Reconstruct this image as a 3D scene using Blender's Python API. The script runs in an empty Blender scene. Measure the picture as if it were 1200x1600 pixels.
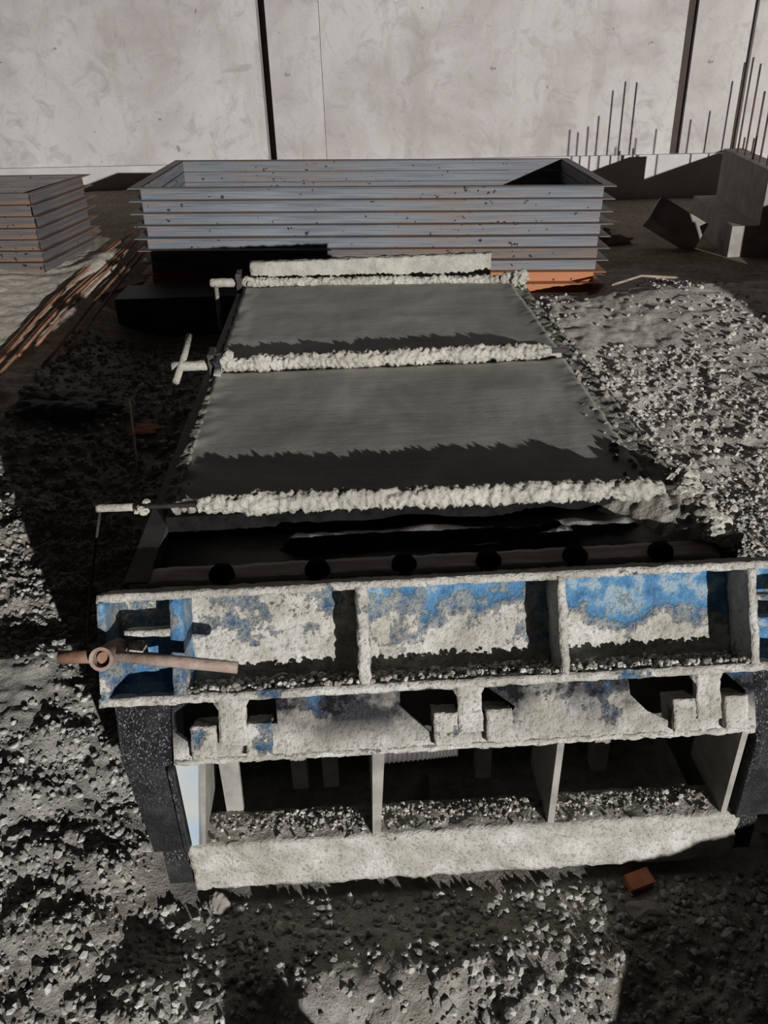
import bpy, bmesh, math, random
import numpy as np
from mathutils import Vector, Matrix, noise, geometry

random.seed(7)
SC = bpy.context.scene
COL = SC.collection

# ---------------------------------------------------------------- camera, light, exposure
cam_d = bpy.data.cameras.new('camera')
cam = bpy.data.objects.new('camera', cam_d)
COL.objects.link(cam)
cam_d.sensor_fit = 'VERTICAL'
cam_d.sensor_height = 36.0
cam_d.lens = 1288.0 / 1600.0 * 36.0
cam_d.clip_start = 0.05
cam_d.clip_end = 200
CR = Vector((0.9995, -0.0152, -0.0268)).normalized()
CF = Vector((0.0, 0.8701, -0.4929)).normalized()
CU = CR.cross(CF).normalized()
CR = CF.cross(CU).normalized()
cam.matrix_world = Matrix(((CR.x, CU.x, -CF.x, 0), (CR.y, CU.y, -CF.y, 0), (CR.z, CU.z, -CF.z, 1.45), (0, 0, 0, 1)))
SC.camera = cam

SC.view_settings.view_transform = 'Standard'
SC.view_settings.look = 'None'
SC.view_settings.gamma = 1.0
SC.view_settings.use_curve_mapping = False
SC.view_settings.exposure = 0.0

W = bpy.data.worlds.new('night')
SC.world = W
W.use_nodes = True
W.node_tree.nodes['Background'].inputs[0].default_value = (1.0, 0.86, 0.84, 1)
W.node_tree.nodes['Background'].inputs[1].default_value = 0.010

# the yard's floodlight: on a mast behind the camera, to the right
fl = bpy.data.lights.new('floodlight', 'POINT')
fl.energy = 44000
fl.shadow_soft_size = 0.11
fl.color = (1.0, 0.975, 0.95)
flo = bpy.data.objects.new('floodlight', fl)
COL.objects.link(flo)
AZ, EL, DIST = math.radians(27.7), math.radians(9.6), 28.0
flo.location = (0.1 + DIST * math.cos(EL) * math.sin(AZ), 1.1 - DIST * math.cos(EL) * math.cos(AZ), 0.55 + DIST * math.sin(EL))

# ---------------------------------------------------------------- material helpers
class NT:
    def __init__(s, name):
        s.m = bpy.data.materials.new(name)
        s.m.use_nodes = True
        s.t = s.m.node_tree
        s.b = s.t.nodes['Principled BSDF']
        s.tc = s.t.nodes.new('ShaderNodeTexCoord')
    def n(s, typ, **kw):
        nd = s.t.nodes.new(typ)
        for k, v in kw.items():
            if k.startswith('i_'):
                nd.inputs[k[2:].replace('_', ' ')].default_value = v
            else:
                setattr(nd, k, v)
        return nd
    def l(s, a, b):
        s.t.links.new(a, b)
    def coord(s, scale=(1, 1, 1), kind='Object', rot=(0, 0, 0)):
        mp = s.n('ShaderNodeMapping')
        mp.inputs['Scale'].default_value = scale
        mp.inputs['Rotation'].default_value = rot
        s.l(s.tc.outputs[kind], mp.inputs[0])
        return mp.outputs[0]
    def noise(s, scale, detail=6, rough=0.6, vec=None, dist=0.0):
        nd = s.n('ShaderNodeTexNoise')
        nd.inputs['Scale'].default_value = scale
        nd.inputs['Detail'].default_value = detail
        nd.inputs['Roughness'].default_value = rough
        nd.inputs['Distortion'].default_value = dist
        s.l(vec if vec is not None else s.coord(), nd.inputs['Vector'])
        return nd.outputs['Fac']
    def ramp(s, fac, stops):
        r = s.n('ShaderNodeValToRGB')
        els = r.color_ramp.elements
        while len(els) < len(stops):
            els.new(0.5)
        for e, (p, c) in zip(els, stops):
            e.position = p
            e.color = (c, c, c, 1) if isinstance(c, (int, float)) else (*c, 1)
        s.l(fac, r.inputs[0])
        return r.outputs[0]
    def mix(s, fac, a, b, mode='MIX'):
        x = s.n('ShaderNodeMix', data_type='RGBA', blend_type=mode)
        for i, v in ((0, fac), (6, a), (7, b)):
            if isinstance(v, (int, float)):
                x.inputs[i].default_value = v if i == 0 else (v, v, v, 1)
            elif isinstance(v, tuple):
                x.inputs[i].default_value = (*v, 1)
            else:
                s.l(v, x.inputs[i])
        return x.outputs[2]
    def math(s, op, a, b=0.0, clamp=False):
        x = s.n('ShaderNodeMath', operation=op, use_clamp=clamp)
        for i, v in ((0, a), (1, b)):
            if isinstance(v, (int, float)):
                x.inputs[i].default_value = v
            else:
                s.l(v, x.inputs[i])
        return x.outputs[0]
    def bump(s, h, strength, dist, prev=None):
        b = s.n('ShaderNodeBump')
        b.inputs['Strength'].default_value = strength
        b.inputs['Distance'].default_value = dist
        s.l(h, b.inputs['Height'])
        if prev is not None:
            s.l(prev, b.inputs['Normal'])
        return b.outputs[0]
    def out(s, col=None, rough=None, nrm=None, metal=None, spec=None):
        for k, v in (('Base Color', col), ('Roughness', rough), ('Normal', nrm), ('Metallic', metal), ('Specular IOR Level', spec)):
            if v is None:
                continue
            if isinstance(v, tuple):
                s.b.inputs[k].default_value = (*v, 1)
            elif isinstance(v, (int, float)):
                s.b.inputs[k].default_value = v
            else:
                s.l(v, s.b.inputs[k])
        return s.m

CRUST_A, CRUST_B = (0.50, 0.485, 0.43), (0.30, 0.285, 0.245)

def m_crust(name, tint=1.0):
    t = NT(name)
    a = t.noise(9, 8, 0.65)
    b = t.noise(130, 4, 0.6)
    col = t.ramp(a, [(0.3, tuple(c * tint for c in CRUST_B)), (0.62, tuple(c * tint for c in CRUST_A))])
    col = t.mix(t.ramp(b, [(0.3, 0.5), (0.45, 0.0)]), col, (0.17, 0.16, 0.14))
    n1 = t.bump(b, 0.7, 0.006)
    n2 = t.bump(t.noise(38, 6, 0.6), 0.6, 0.012, n1)
    return t.out(col, 0.92, n2, spec=0.2)

def m_painted(name, lo, hi, grad=0.0, seed=0.0, oil=0.0):
    """blue paint under a cement crust; lo/hi set how much crust remains, grad more crust towards the bottom"""
    t = NT(name)
    vec = t.n('ShaderNodeMapping')
    vec.inputs['Location'].default_value = (seed, seed * 1.7, 0)
    t.l(t.tc.outputs['Object'], vec.inputs[0])
    v = vec.outputs[0]
    big = t.noise(7.5, 9, 0.68, v)
    gen = t.n('ShaderNodeSeparateXYZ')
    t.l(t.tc.outputs['Generated'], gen.inputs[0])
    fac = t.math('ADD', big, t.math('MULTIPLY', t.math('SUBTRACT', 0.5, gen.outputs[2]), grad))
    mask = t.ramp(fac, [(lo, 0.0), (hi, 1.0)])
    fine = t.noise(120, 5, 0.65, v)
    chip = t.noise(30, 6, 0.6, v)
    paint = t.ramp(chip, [(0.3, (0.035, 0.12, 0.26)), (0.5, (0.09, 0.23, 0.40)), (0.58, (0.27, 0.36, 0.42))])
    crust = t.ramp(t.noise(14, 7, 0.62, v), [(0.32, (0.33, 0.315, 0.265)), (0.5, (0.46, 0.445, 0.40)), (0.66, (0.60, 0.59, 0.57))])
    crust = t.mix(t.ramp(fine, [(0.34, 0.7), (0.47, 0.0)]), crust, (0.17, 0.16, 0.135))
    col = t.mix(mask, paint, crust)
    rgh = t.ramp(mask, [(0.0, 0.45), (1.0, 0.9)])
    if oil:
        om = t.ramp(t.noise(5.5, 5, 0.6, v), [(0.52 - oil, 0.0), (0.60 - oil * 0.6, 1.0)])
        om = t.math('MULTIPLY', om, t.ramp(gen.outputs[2], [(0.15, 0.0), (0.55, 1.0)]))
        col = t.mix(om, col, (0.022, 0.022, 0.027))
        rgh = t.mix(om, rgh, 0.22)
    h = t.math('ADD', t.math('MULTIPLY', mask, 0.6), t.math('MULTIPLY', fine, 0.5))
    n1 = t.bump(h, 0.9, 0.009)
    n2 = t.bump(chip, 0.6, 0.010, n1)
    return t.out(col, rgh, n2, spec=0.3)

def m_oily(name):
    t = NT(name)
    g = t.noise(170, 4, 0.7)
    col = t.ramp(t.noise(16, 7, 0.7), [(0.42, (0.007, 0.007, 0.009)), (0.68, (0.045, 0.044, 0.043))])
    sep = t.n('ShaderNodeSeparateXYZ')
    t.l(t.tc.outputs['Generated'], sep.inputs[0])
    painted_glint = t.math('MULTIPLY', t.ramp(t.noise(300, 3, 0.6, t.coord((1, 1, 0.5))), [(0.57, 0.0), (0.66, 1.0)]), t.ramp(sep.outputs[2], [(0.3, 0.05), (0.72, 1.0)]))  # painted glints: pale splash specks stand in for oily sparkle, mostly towards the top
    col = t.mix(painted_glint, col, (0.30, 0.31, 0.35))
    r = t.ramp(sep.outputs[2], [(0.55, 0.5), (0.70, 0.22)])
    n1 = t.bump(g, 1.0, 0.0075)
    n1 = t.bump(t.noise(45, 4, 0.6, t.coord((1, 1, 0.15))), 0.5, 0.002, n1)
    return t.out(col, r, n1, spec=0.5)

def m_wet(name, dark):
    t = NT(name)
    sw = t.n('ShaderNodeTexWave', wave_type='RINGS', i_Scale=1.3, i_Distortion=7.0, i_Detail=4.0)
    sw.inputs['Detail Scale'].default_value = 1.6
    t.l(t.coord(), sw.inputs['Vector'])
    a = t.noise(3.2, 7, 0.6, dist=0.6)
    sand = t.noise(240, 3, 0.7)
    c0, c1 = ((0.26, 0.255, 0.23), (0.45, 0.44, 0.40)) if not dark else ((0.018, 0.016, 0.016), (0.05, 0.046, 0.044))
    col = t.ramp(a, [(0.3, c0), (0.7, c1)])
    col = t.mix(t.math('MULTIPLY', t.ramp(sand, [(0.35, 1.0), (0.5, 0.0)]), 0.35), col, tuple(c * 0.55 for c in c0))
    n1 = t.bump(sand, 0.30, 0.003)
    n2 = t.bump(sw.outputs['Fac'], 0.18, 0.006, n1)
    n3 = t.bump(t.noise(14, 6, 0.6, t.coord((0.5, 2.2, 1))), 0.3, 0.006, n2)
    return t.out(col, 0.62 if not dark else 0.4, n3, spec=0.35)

def m_steel(name, a, b, rust, amount=0.5):
    t = NT(name)
    st = t.noise(6, 7, 0.7, t.coord((0.35, 0.35, 16)))
    bl = t.noise(1.6, 5, 0.65, t.coord((0.35, 1, 9.0)))
    col = t.ramp(st, [(0.32, a), (0.62, b)])
    rm = t.math('ADD', t.math('MULTIPLY', st, 0.55), t.math('MULTIPLY', bl, 0.55))
    col = t.mix(t.ramp(rm, [(amount, 0.0), (amount + 0.10, 1.0)]), col, rust)
    sep = t.n('ShaderNodeSeparateXYZ')
    t.l(t.tc.outputs['Generated'], sep.inputs[0])
    edge = t.math('MULTIPLY', t.ramp(sep.outputs[2], [(0.0, 1.0), (0.13, 0.0), (0.86, 0.0), (0.95, 0.45)]), t.ramp(t.noise(3.5, 5, 0.7), [(0.40, 0.15), (0.62, 1.0)]))
    col = t.mix(edge, col, rust)
    ox = t.n('ShaderNodeSeparateXYZ')
    t.l(t.tc.outputs['Object'], ox.inputs[0])
    zone = t.math('MULTIPLY', t.math('MULTIPLY', t.math('SUBTRACT', ox.outputs[0], 0.30), 8.0, clamp=True), t.math('MULTIPLY', t.math('SUBTRACT', 1.05, ox.outputs[0]), 8.0, clamp=True))
    oi = t.n('ShaderNodeObjectInfo')
    sh = t.n('ShaderNodeVectorMath', operation='ADD')
    t.l(t.tc.outputs['Object'], sh.inputs[0])
    cmb = t.n('ShaderNodeCombineXYZ')
    t.l(t.math('MULTIPLY', oi.outputs['Random'], 40.0), cmb.inputs[0])
    t.l(cmb.outputs[0], sh.inputs[1])
    dots = t.math('ADD', t.noise(30, 1, 0.4, sh.outputs[0]), t.math('MULTIPLY', zone, 0.045))
    col = t.mix(t.ramp(dots, [(0.735, 0.0), (0.755, 0.95)]), col, (0.010, 0.010, 0.012))
    white = t.noise(48, 3, 0.5, t.coord((1, 1, 1.4)))
    col = t.mix(t.ramp(white, [(0.735, 0.0), (0.77, 0.7)]), col, (0.55, 0.53, 0.5))
    n1 = t.bump(t.noise(60, 5, 0.6, t.coord((0.6, 0.6, 2))), 0.25, 0.004)
    return t.out(col, t.ramp(rm, [(0.4, 0.5), (0.7, 0.85)]), n1, metal=0.0, spec=0.45)

def m_wall(name):
    t = NT(name)
    a = t.noise(0.9, 8, 0.62, dist=0.4)
    b = t.noise(4.2, 8, 0.66, dist=1.2)
    f = t.noise(55, 4, 0.6)
    col = t.ramp(a, [(0.32, (0.40, 0.372, 0.36)), (0.52, (0.555, 0.53, 0.52)), (0.70, (0.62, 0.598, 0.585))])
    col = t.mix(t.math('MULTIPLY', t.ramp(b, [(0.34, 1.0), (0.48, 0.0)]), 0.6), col, (0.36, 0.335, 0.325))
    stn = t.noise(1.5, 7, 0.7, t.coord((2.2, 1, 0.4)))
    col = t.mix(t.math('MULTIPLY', t.ramp(stn, [(0.52, 0.0), (0.66, 1.0)]), 0.4), col, (0.36, 0.33, 0.31))
    worm = t.noise(3.0, 3, 0.5, dist=1.8)
    col = t.mix(t.math('MULTIPLY', t.ramp(worm, [(0.47, 0.0), (0.5, 1.0), (0.53, 0.0)]), 0.15), col, (0.33, 0.31, 0.30))
    dots = t.noise(11, 2, 0.4)
    col = t.mix(t.ramp(dots, [(0.745, 0.0), (0.765, 0.6)]), col, (0.16, 0.14, 0.13))
    n1 = t.bump(f, 0.25, 0.006)
    n2 = t.bump(b, 0.12, 0.02, n1)
    return t.out(col, 0.9, n2, spec=0.15)

def m_ground(name):
    t = NT(name)
    w = t.coord()
    a = t.noise(1.1, 6, 0.6, w)
    b = t.noise(26, 7, 0.7, w)
    f = t.noise(190, 4, 0.65, w)
    grey = t.ramp(b, [(0.3, (0.22, 0.215, 0.195)), (0.65, (0.48, 0.47, 0.435))])
    sandy = t.ramp(b, [(0.3, (0.46, 0.43, 0.38)), (0.6, (0.74, 0.71, 0.65))])
    brown = t.ramp(b, [(0.3, (0.17, 0.12, 0.085)), (0.65, (0.40, 0.335, 0.26))])
    sx = t.n('ShaderNodeSeparateXYZ')
    t.l(w, sx.inputs[0])
    far = t.math('MULTIPLY', t.math('SUBTRACT', sx.outputs[1], 3.6), 0.55, clamp=True)
    fac = t.math('ADD', t.math('MULTIPLY', t.ramp(a, [(0.45, 0.0), (0.6, 1.0)]), 0.55), t.math('MULTIPLY', far, 0.6), clamp=True)
    col = t.mix(fac, grey, brown)
    def band(sock, lo, hi):
        return t.math('MULTIPLY', t.math('SUBTRACT', sock, lo), 1.0 / (hi - lo), clamp=True)
    wob = t.math('MULTIPLY', t.math('SUBTRACT', a, 0.5), 1.2)
    xs = t.math('ADD', sx.outputs[0], wob)
    ys = t.math('ADD', sx.outputs[1], wob)
    right = t.math('MULTIPLY', band(xs, 0.55, 0.8), t.math('MULTIPLY', band(ys, 2.0, 2.5), t.math('MULTIPLY', band(ys, 6.2, 5.4), band(xs, 2.6, 2.2))))
    left = t.math('MULTIPLY', band(xs, -1.35, -1.7), t.math('MULTIPLY', band(ys, 3.2, 3.6), band(ys, 6.5, 5.9)))  # stack's shade put into the colour: the pale sand stops short at the back
    sandy = t.mix(left, sandy, t.ramp(b, [(0.3, (0.48, 0.44, 0.36)), (0.6, (0.80, 0.75, 0.65))]))
    pale = t.math('MULTIPLY', t.math('MAXIMUM', right, left), t.ramp(b, [(0.25, 0.55), (0.5, 1.0)]))
    col = t.mix(pale, col, sandy)
    col = t.mix(t.ramp(f, [(0.3, 0.5), (0.42, 0.0)]), col, (0.07, 0.062, 0.055))
    n1 = t.bump(f, 0.7, 0.008)
    n2 = t.bump(b, 0.6, 0.02, n1)
    return t.out(col, 0.95, n2, spec=0.12)

def m_gravel(name, c0, c1, c2):
    t = NT(name)
    g = t.n('ShaderNodeNewGeometry')
    col = t.ramp(g.outputs['Random Per Island'], [(0.0, c0), (0.5, c1), (0.93, c2), (1.0, tuple(min(1, c * 1.35) for c in c2))])
    n1 = t.bump(t.noise(140, 4, 0.6), 0.5, 0.004)
    return t.out(col, 0.92, n1, spec=0.15)

def m_plain(name, c0, c1, scale=12, rough=0.7, bump=0.3, dist=0.004, spec=0.3, stretch=(1, 1, 1)):
    t = NT(name)
    a = t.noise(scale, 6, 0.62, t.coord(stretch))
    return t.out(t.ramp(a, [(0.35, c0), (0.65, c1)]), rough, t.bump(t.noise(scale * 5, 4, 0.6, t.coord(stretch)), bump, dist), spec=spec)

M = dict(
    crust=m_crust('cement_crust'), crust_dim=m_crust('grey_cement_crust', 0.72),
    lip=m_painted('crusted_blue_edge', 0.33, 0.41, 0.0, 3.1),
    panel_a=m_painted('crusted_panel_grey', 0.33, 0.42, 0.16, 0.4),
    panel_b=m_painted('crusted_panel_white', 0.38, 0.50, 0.30, 2.3),
    panel_c=m_painted('crusted_panel_blue', 0.45, 0.56, 0.50, 5.2),
    paint=m_painted('chipped_blue_paint', 0.50, 0.60, 0.0, 8.0),
    lower=m_painted('oily_crusted_panel', 0.36, 0.44, 0.15, 1.2, oil=0.15),
    knuckle=m_painted('crusted_hinge', 0.33, 0.40, 0.0, 4.4),
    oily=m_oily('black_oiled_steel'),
    beam=m_painted('cement_coated_beam', 0.24, 0.30, 0.1, 6.6),
    plate_grey=m_plain('grey_steel_plate', (0.19, 0.185, 0.17), (0.33, 0.32, 0.29), 14, 0.7),
    plate_dark=m_plain('dark_steel_plate', (0.035, 0.03, 0.028), (0.07, 0.065, 0.06), 10, 0.6),
    plate_pale=m_plain('pale_blue_plate', (0.34, 0.42, 0.50), (0.45, 0.46, 0.43), 9, 0.7),
    wet=m_wet('fresh_concrete', False), wetdark=m_wet('dark_wet_concrete', True),
    ledge=m_plain('brown_greased_steel', (0.24, 0.205, 0.195), (0.50, 0.44, 0.42), 9, 0.5, stretch=(0.3, 2, 1)),
    rubber=m_plain('black_rubber_and_shade', (0.006, 0.006, 0.006), (0.016, 0.015, 0.015), 30, 0.9, spec=0.05),
    rustbar=m_plain('rusty_pipe', (0.20, 0.13, 0.10), (0.36, 0.29, 0.25), 26, 0.75, 0.5),
    rustdark=m_plain('brown_rust', (0.15, 0.075, 0.045), (0.28, 0.17, 0.12), 20, 0.8, 0.5),
    steel=m_steel('mill_scale_steel', (0.075, 0.085, 0.105), (0.225, 0.25, 0.275), (0.20, 0.125, 0.085), 0.58),
    steel_br=m_steel('browned_steel', (0.055, 0.055, 0.068), (0.17, 0.155, 0.15), (0.21, 0.125, 0.08), 0.565),
    steel_or=m_steel('orange_rusted_steel', (0.16, 0.10, 0.075), (0.34, 0.18, 0.11), (0.42, 0.17, 0.075), 0.46),
    wall=m_wall('cast_concrete_wall'),
    plinth=m_plain('pale_plinth', (0.52, 0.50, 0.49), (0.62, 0.60, 0.59), 3, 0.9, 0.2),
    column=m_plain('brown_steel_column', (0.045, 0.03, 0.026), (0.075, 0.05, 0.044), 4, 0.7),
    ground=m_ground('trampled_dirt'),
    gravel=m_gravel('grey_gravel', (0.18, 0.175, 0.16), (0.33, 0.325, 0.30), (0.45, 0.445, 0.42)),
    rubble=m_gravel('cement_rubble', (0.36, 0.345, 0.31), (0.46, 0.445, 0.41), (0.52, 0.505, 0.47)),
    crumbs=m_gravel('cement_crumbs', (0.13, 0.12, 0.10), (0.30, 0.285, 0.25), (0.55, 0.54, 0.51)),
    rebar=m_plain('rusted_rebar', (0.24, 0.11, 0.06), (0.42, 0.24, 0.16), 18, 0.8, 0.5),
    barend=m_plain('dark_rusted_rebar', (0.07, 0.04, 0.03), (0.13, 0.08, 0.06), 18, 0.8, 0.5),
    block=m_plain('weathered_block', (0.25, 0.225, 0.21), (0.36, 0.335, 0.315), 7, 0.9, 0.3),
    brick=m_plain('red_brick', (0.42, 0.14, 0.07), (0.52, 0.22, 0.13), 22, 0.9, 0.5),
    wood=m_plain('dusty_wood', (0.26, 0.20, 0.15), (0.42, 0.35, 0.28), 8, 0.85, 0.4, stretch=(1, 6, 6)),
    stone=m_plain('grey_stone', (0.18, 0.165, 0.15), (0.30, 0.28, 0.255), 14, 0.9, 0.5),
    cloth=m_plain('dusty_sacking', (0.22, 0.19, 0.16), (0.38, 0.34, 0.30), 9, 0.95, 0.4),
    tarp=m_plain('dull_grey_sheet', (0.10, 0.09, 0.085), (0.17, 0.155, 0.15), 5, 0.7, 0.3),
    hose=m_plain('grey_hose', (0.05, 0.047, 0.045), (0.09, 0.085, 0.08), 20, 0.6, 0.3),
)

# ---------------------------------------------------------------- mesh helpers
MX, MY, YAW = -0.523, 1.2244, math.radians(2.16)
CY, SY = math.cos(YAW), math.sin(YAW)
def mw(X, Y, Z):                       # mould frame -> world
    return Vector((MX + CY * X - SY * Y, MY + SY * X + CY * Y, Z))
def gw(u, v, o=0.0):                   # on the leaning end gate: u along it, v down its slope, o out of it
    return mw(u, -0.4930 * v - 0.8700 * o, 0.6 - 0.8700 * v + 0.4930 * o)
def ident(x, y, z):
    return Vector((x, y, z))

class MB:
    def __init__(s):
        s.v, s.f = [], []
    def add(s, vs, fs):
        k = len(s.v)
        s.v += [Vector(p) for p in vs]
        s.f += [tuple(i + k for i in f) for f in fs]
        return s
    def box(s, a, b, fn=ident):
        (x0, y0, z0), (x1, y1, z1) = a, b
        vs = [fn(x, y, z) for x in (x0, x1) for y in (y0, y1) for z in (z0, z1)]
        return s.add(vs, [(0, 1, 3, 2), (4, 6, 7, 5), (0, 4, 5, 1), (2, 3, 7, 6), (0, 2, 6, 4), (1, 5, 7, 3)])
    def plate(s, loops, fn, d0, d1):
        """flat plate from 2D loops (outer, then holes), between depths d0 and d1; fn(a, b, d) -> point"""
        flat = [Vector((a, b, 0)) for lp in loops for a, b in lp]
        tris = geometry.tessellate_polygon([[Vector((a, b, 0)) for a, b in lp] for lp in loops])
        nn = len(flat)
        vs = [fn(p.x, p.y, d0) for p in flat] + [fn(p.x, p.y, d1) for p in flat]
        fs = [tuple(t) for t in tris] + [tuple(i + nn for i in reversed(t)) for t in tris]
        k = 0
        for lp in loops:
            c = len(lp)
            for i in range(c):
                j = (i + 1) % c
                fs.append((k + i, k + j, k + j + nn, k + i + nn))
            k += c
        return s.add(vs, fs)
    def tube(s, pts, r, seg=12, amp=0.0, freq=30.0, seed=0.0, cap=True):
        pts = [Vector(p) for p in pts]
        rs = r if isinstance(r, (list, tuple)) else [r] * len(pts)
        vs, fs = [], []
        ref = None
        for i, p in enumerate(pts):
            d = (pts[min(i + 1, len(pts) - 1)] - pts[max(i - 1, 0)]).normalized()
            if ref is None:
                ref = d.orthogonal().normalized()
            ref = (ref - d * ref.dot(d)).normalized()
            q = d.cross(ref)
            for k in range(seg):
                a = 2 * math.pi * k / seg
                nrm = ref * math.cos(a) + q * math.sin(a)
                rr = rs[i]
                pt = p + nrm * rr
                if amp:
                    pt = pt + nrm * amp * (noise.fractal(pt * freq + Vector((seed, seed, seed)), 0.8, 2.0, 4))
                vs.append(pt)
        for i in range(len(pts) - 1):
            for k in range(seg):
                a, b = i * seg + k, i * seg + (k + 1) % seg
                fs.append((a, b, b + seg, a + seg))
        if cap:
            fs.append(tuple(reversed(range(seg))))
            fs.append(tuple(range((len(pts) - 1) * seg, len(pts) * seg)))
        return s.add(vs, fs)
    def gridbox(s, a, b, res, amp, freq, seed=0.0, fn=ident, faces='xXyYzZ'):
        """box with finely divided faces, each point pushed about by noise: cast or crusted lumps"""
        lo, hi = Vector(a), Vector(b)
        n = [max(1, int(math.ceil((hi[i] - lo[i]) / res))) for i in range(3)]
        idx = {}
        vs, fs = [], []
        def vert(i, j, k):
            key = (i, j, k)
            if key not in idx:
                c = [lo[t] + (hi[t] - lo[t]) * (key[t] / n[t]) for t in range(3)]
                p = fn(*c)
                if amp:
                    w = p * freq + Vector((seed, 0, seed))
                p = p + noise.noise_vector(w) * (amp * 0.75) + noise.noise_vector(w * 2.9) * (amp * 0.55)
                idx[key] = len(vs)
                vs.append(p)
            return idx[key]
        for ax in range(3):
            e, g = [(1, 2), (2, 0), (0, 1)][ax]
            for side, ch in ((0, 'xyz'[ax]), (1, 'XYZ'[ax])):
                if ch not in faces:
                    continue
                for i in range(n[e]):
                    for j in range(n[g]):
                        q = []
                        for di, dj in ((0, 0), (1, 0), (1, 1), (0, 1)):
                            key = [0, 0, 0]
                            key[ax] = n[ax] * side
                            key[e], key[g] = i + di, j + dj
                            q.append(vert(*key))
                        fs.append(tuple(q) if side else tuple(reversed(q)))
        return s.add(vs, fs)
    def lump(s, c, rad, amp=0.3, seed=0.0, sub=3, freq=None):
        bm = bmesh.new()
        bmesh.ops.create_icosphere(bm, subdivisions=sub, radius=1.0)
        rad = Vector(rad) if not isinstance(rad, (int, float)) else Vector((rad,) * 3)
        vs = []
        for v in bm.verts:
            k = 1 + amp * noise.fractal(v.co * (freq or 1.6) + Vector((seed, seed * 2.1, -seed)), 0.9, 2.0, 4)
            vs.append(Vector(c) + Vector((v.co.x * rad.x, v.co.y * rad.y, v.co.z * rad.z)) * k)
        bm.verts.index_update()
        fs = [tuple(v.index for v in f.verts) for f in bm.faces]
        bm.free()
        return s.add(vs, fs)
    def build(s, name, mat, parent=None, base=None, smooth=False, bevel=0.0):
        """link as ONE mesh object; points are world points, origin at parent's origin, base, or the lowest middle"""
        if parent is not None:
            org = Vector((0, 0, 0))
            p = parent
            while p is not None:
                org += p.location
                p = p.parent
        elif base is not None:
            org = Vector(base)
        else:
            xs, ys, zs = zip(*s.v)
            org = Vector(((min(xs) + max(xs)) / 2, (min(ys) + max(ys)) / 2, min(zs)))
        me = bpy.data.meshes.new(name)
        me.from_pydata([tuple(p - org) for p in s.v], [], s.f)
        bm = bmesh.new()
        bm.from_mesh(me)
        bmesh.ops.recalc_face_normals(bm, faces=bm.faces)
        bm.to_mesh(me)
        bm.free()
        me.materials.append(mat)
        if smooth:
            me.polygons.foreach_set('use_smooth', [True] * len(me.polygons))
        me.update()
        o = bpy.data.objects.new(name, me)
        COL.objects.link(o)
        if parent is not None:
            o.parent = parent
        else:
            o.location = org
        if bevel:
            b = o.modifiers.new('edge', 'BEVEL')
            b.width = bevel
            b.segments = 2
            b.limit_method = 'ANGLE'
            b.angle_limit = math.radians(50)
        return o

def tag(o, label=None, cat=None, group=None, kind=None):
    if label: o['label'] = label
    if cat: o['category'] = cat
    if group: o['group'] = group
    if kind: o['kind'] = kind
    return o
def thing(name, base, label, cat, group=None):
    o = bpy.data.objects.new(name, None)
    o.empty_display_size = 0.1
    COL.objects.link(o)
    o.location = base
    return tag(o, label, cat, group)
def copy_tree(o, parent=None):
    c = o.copy()
    COL.objects.link(c)
    if parent is not None:
        c.parent = parent
    for ch in o.children:
        copy_tree(ch, c)
    return c

# ---------------------------------------------------------------- numpy value noise for the terrain
def _hash(i, j, s):
    h = (i.astype(np.int64) * 374761393 + j.astype(np.int64) * 668265263 + s * 1442695041) & 0xFFFFFFFF
    h = ((h ^ (h >> 13)) * 1274126177) & 0xFFFFFFFF
    return ((h ^ (h >> 16)) & 0xFFFF) / 65535.0
def vnoise(x, y, s):
    i, j = np.floor(x), np.floor(y)
    fx, fy = x - i, y - j
    fx, fy = fx * fx * (3 - 2 * fx), fy * fy * (3 - 2 * fy)
    a, b, c, d = _hash(i, j, s), _hash(i + 1, j, s), _hash(i, j + 1, s), _hash(i + 1, j + 1, s)
    return (a * (1 - fx) + b * fx) * (1 - fy) + (c * (1 - fx) + d * fx) * fy - 0.5
def sst(e0, e1, x):
    t = np.clip((x - e0) / (e1 - e0), 0, 1)
    return t * t * (3 - 2 * t)
def mound(x, y, cx, cy, rx, ry, h, rot=0.0):
    c, s_ = math.cos(rot), math.sin(rot)
    dx, dy = x - cx, y - cy
    u, v = (dx * c + dy * s_) / rx, (-dx * s_ + dy * c) / ry
    return h * np.exp(-(u * u + v * v) ** 1.5)
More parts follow.
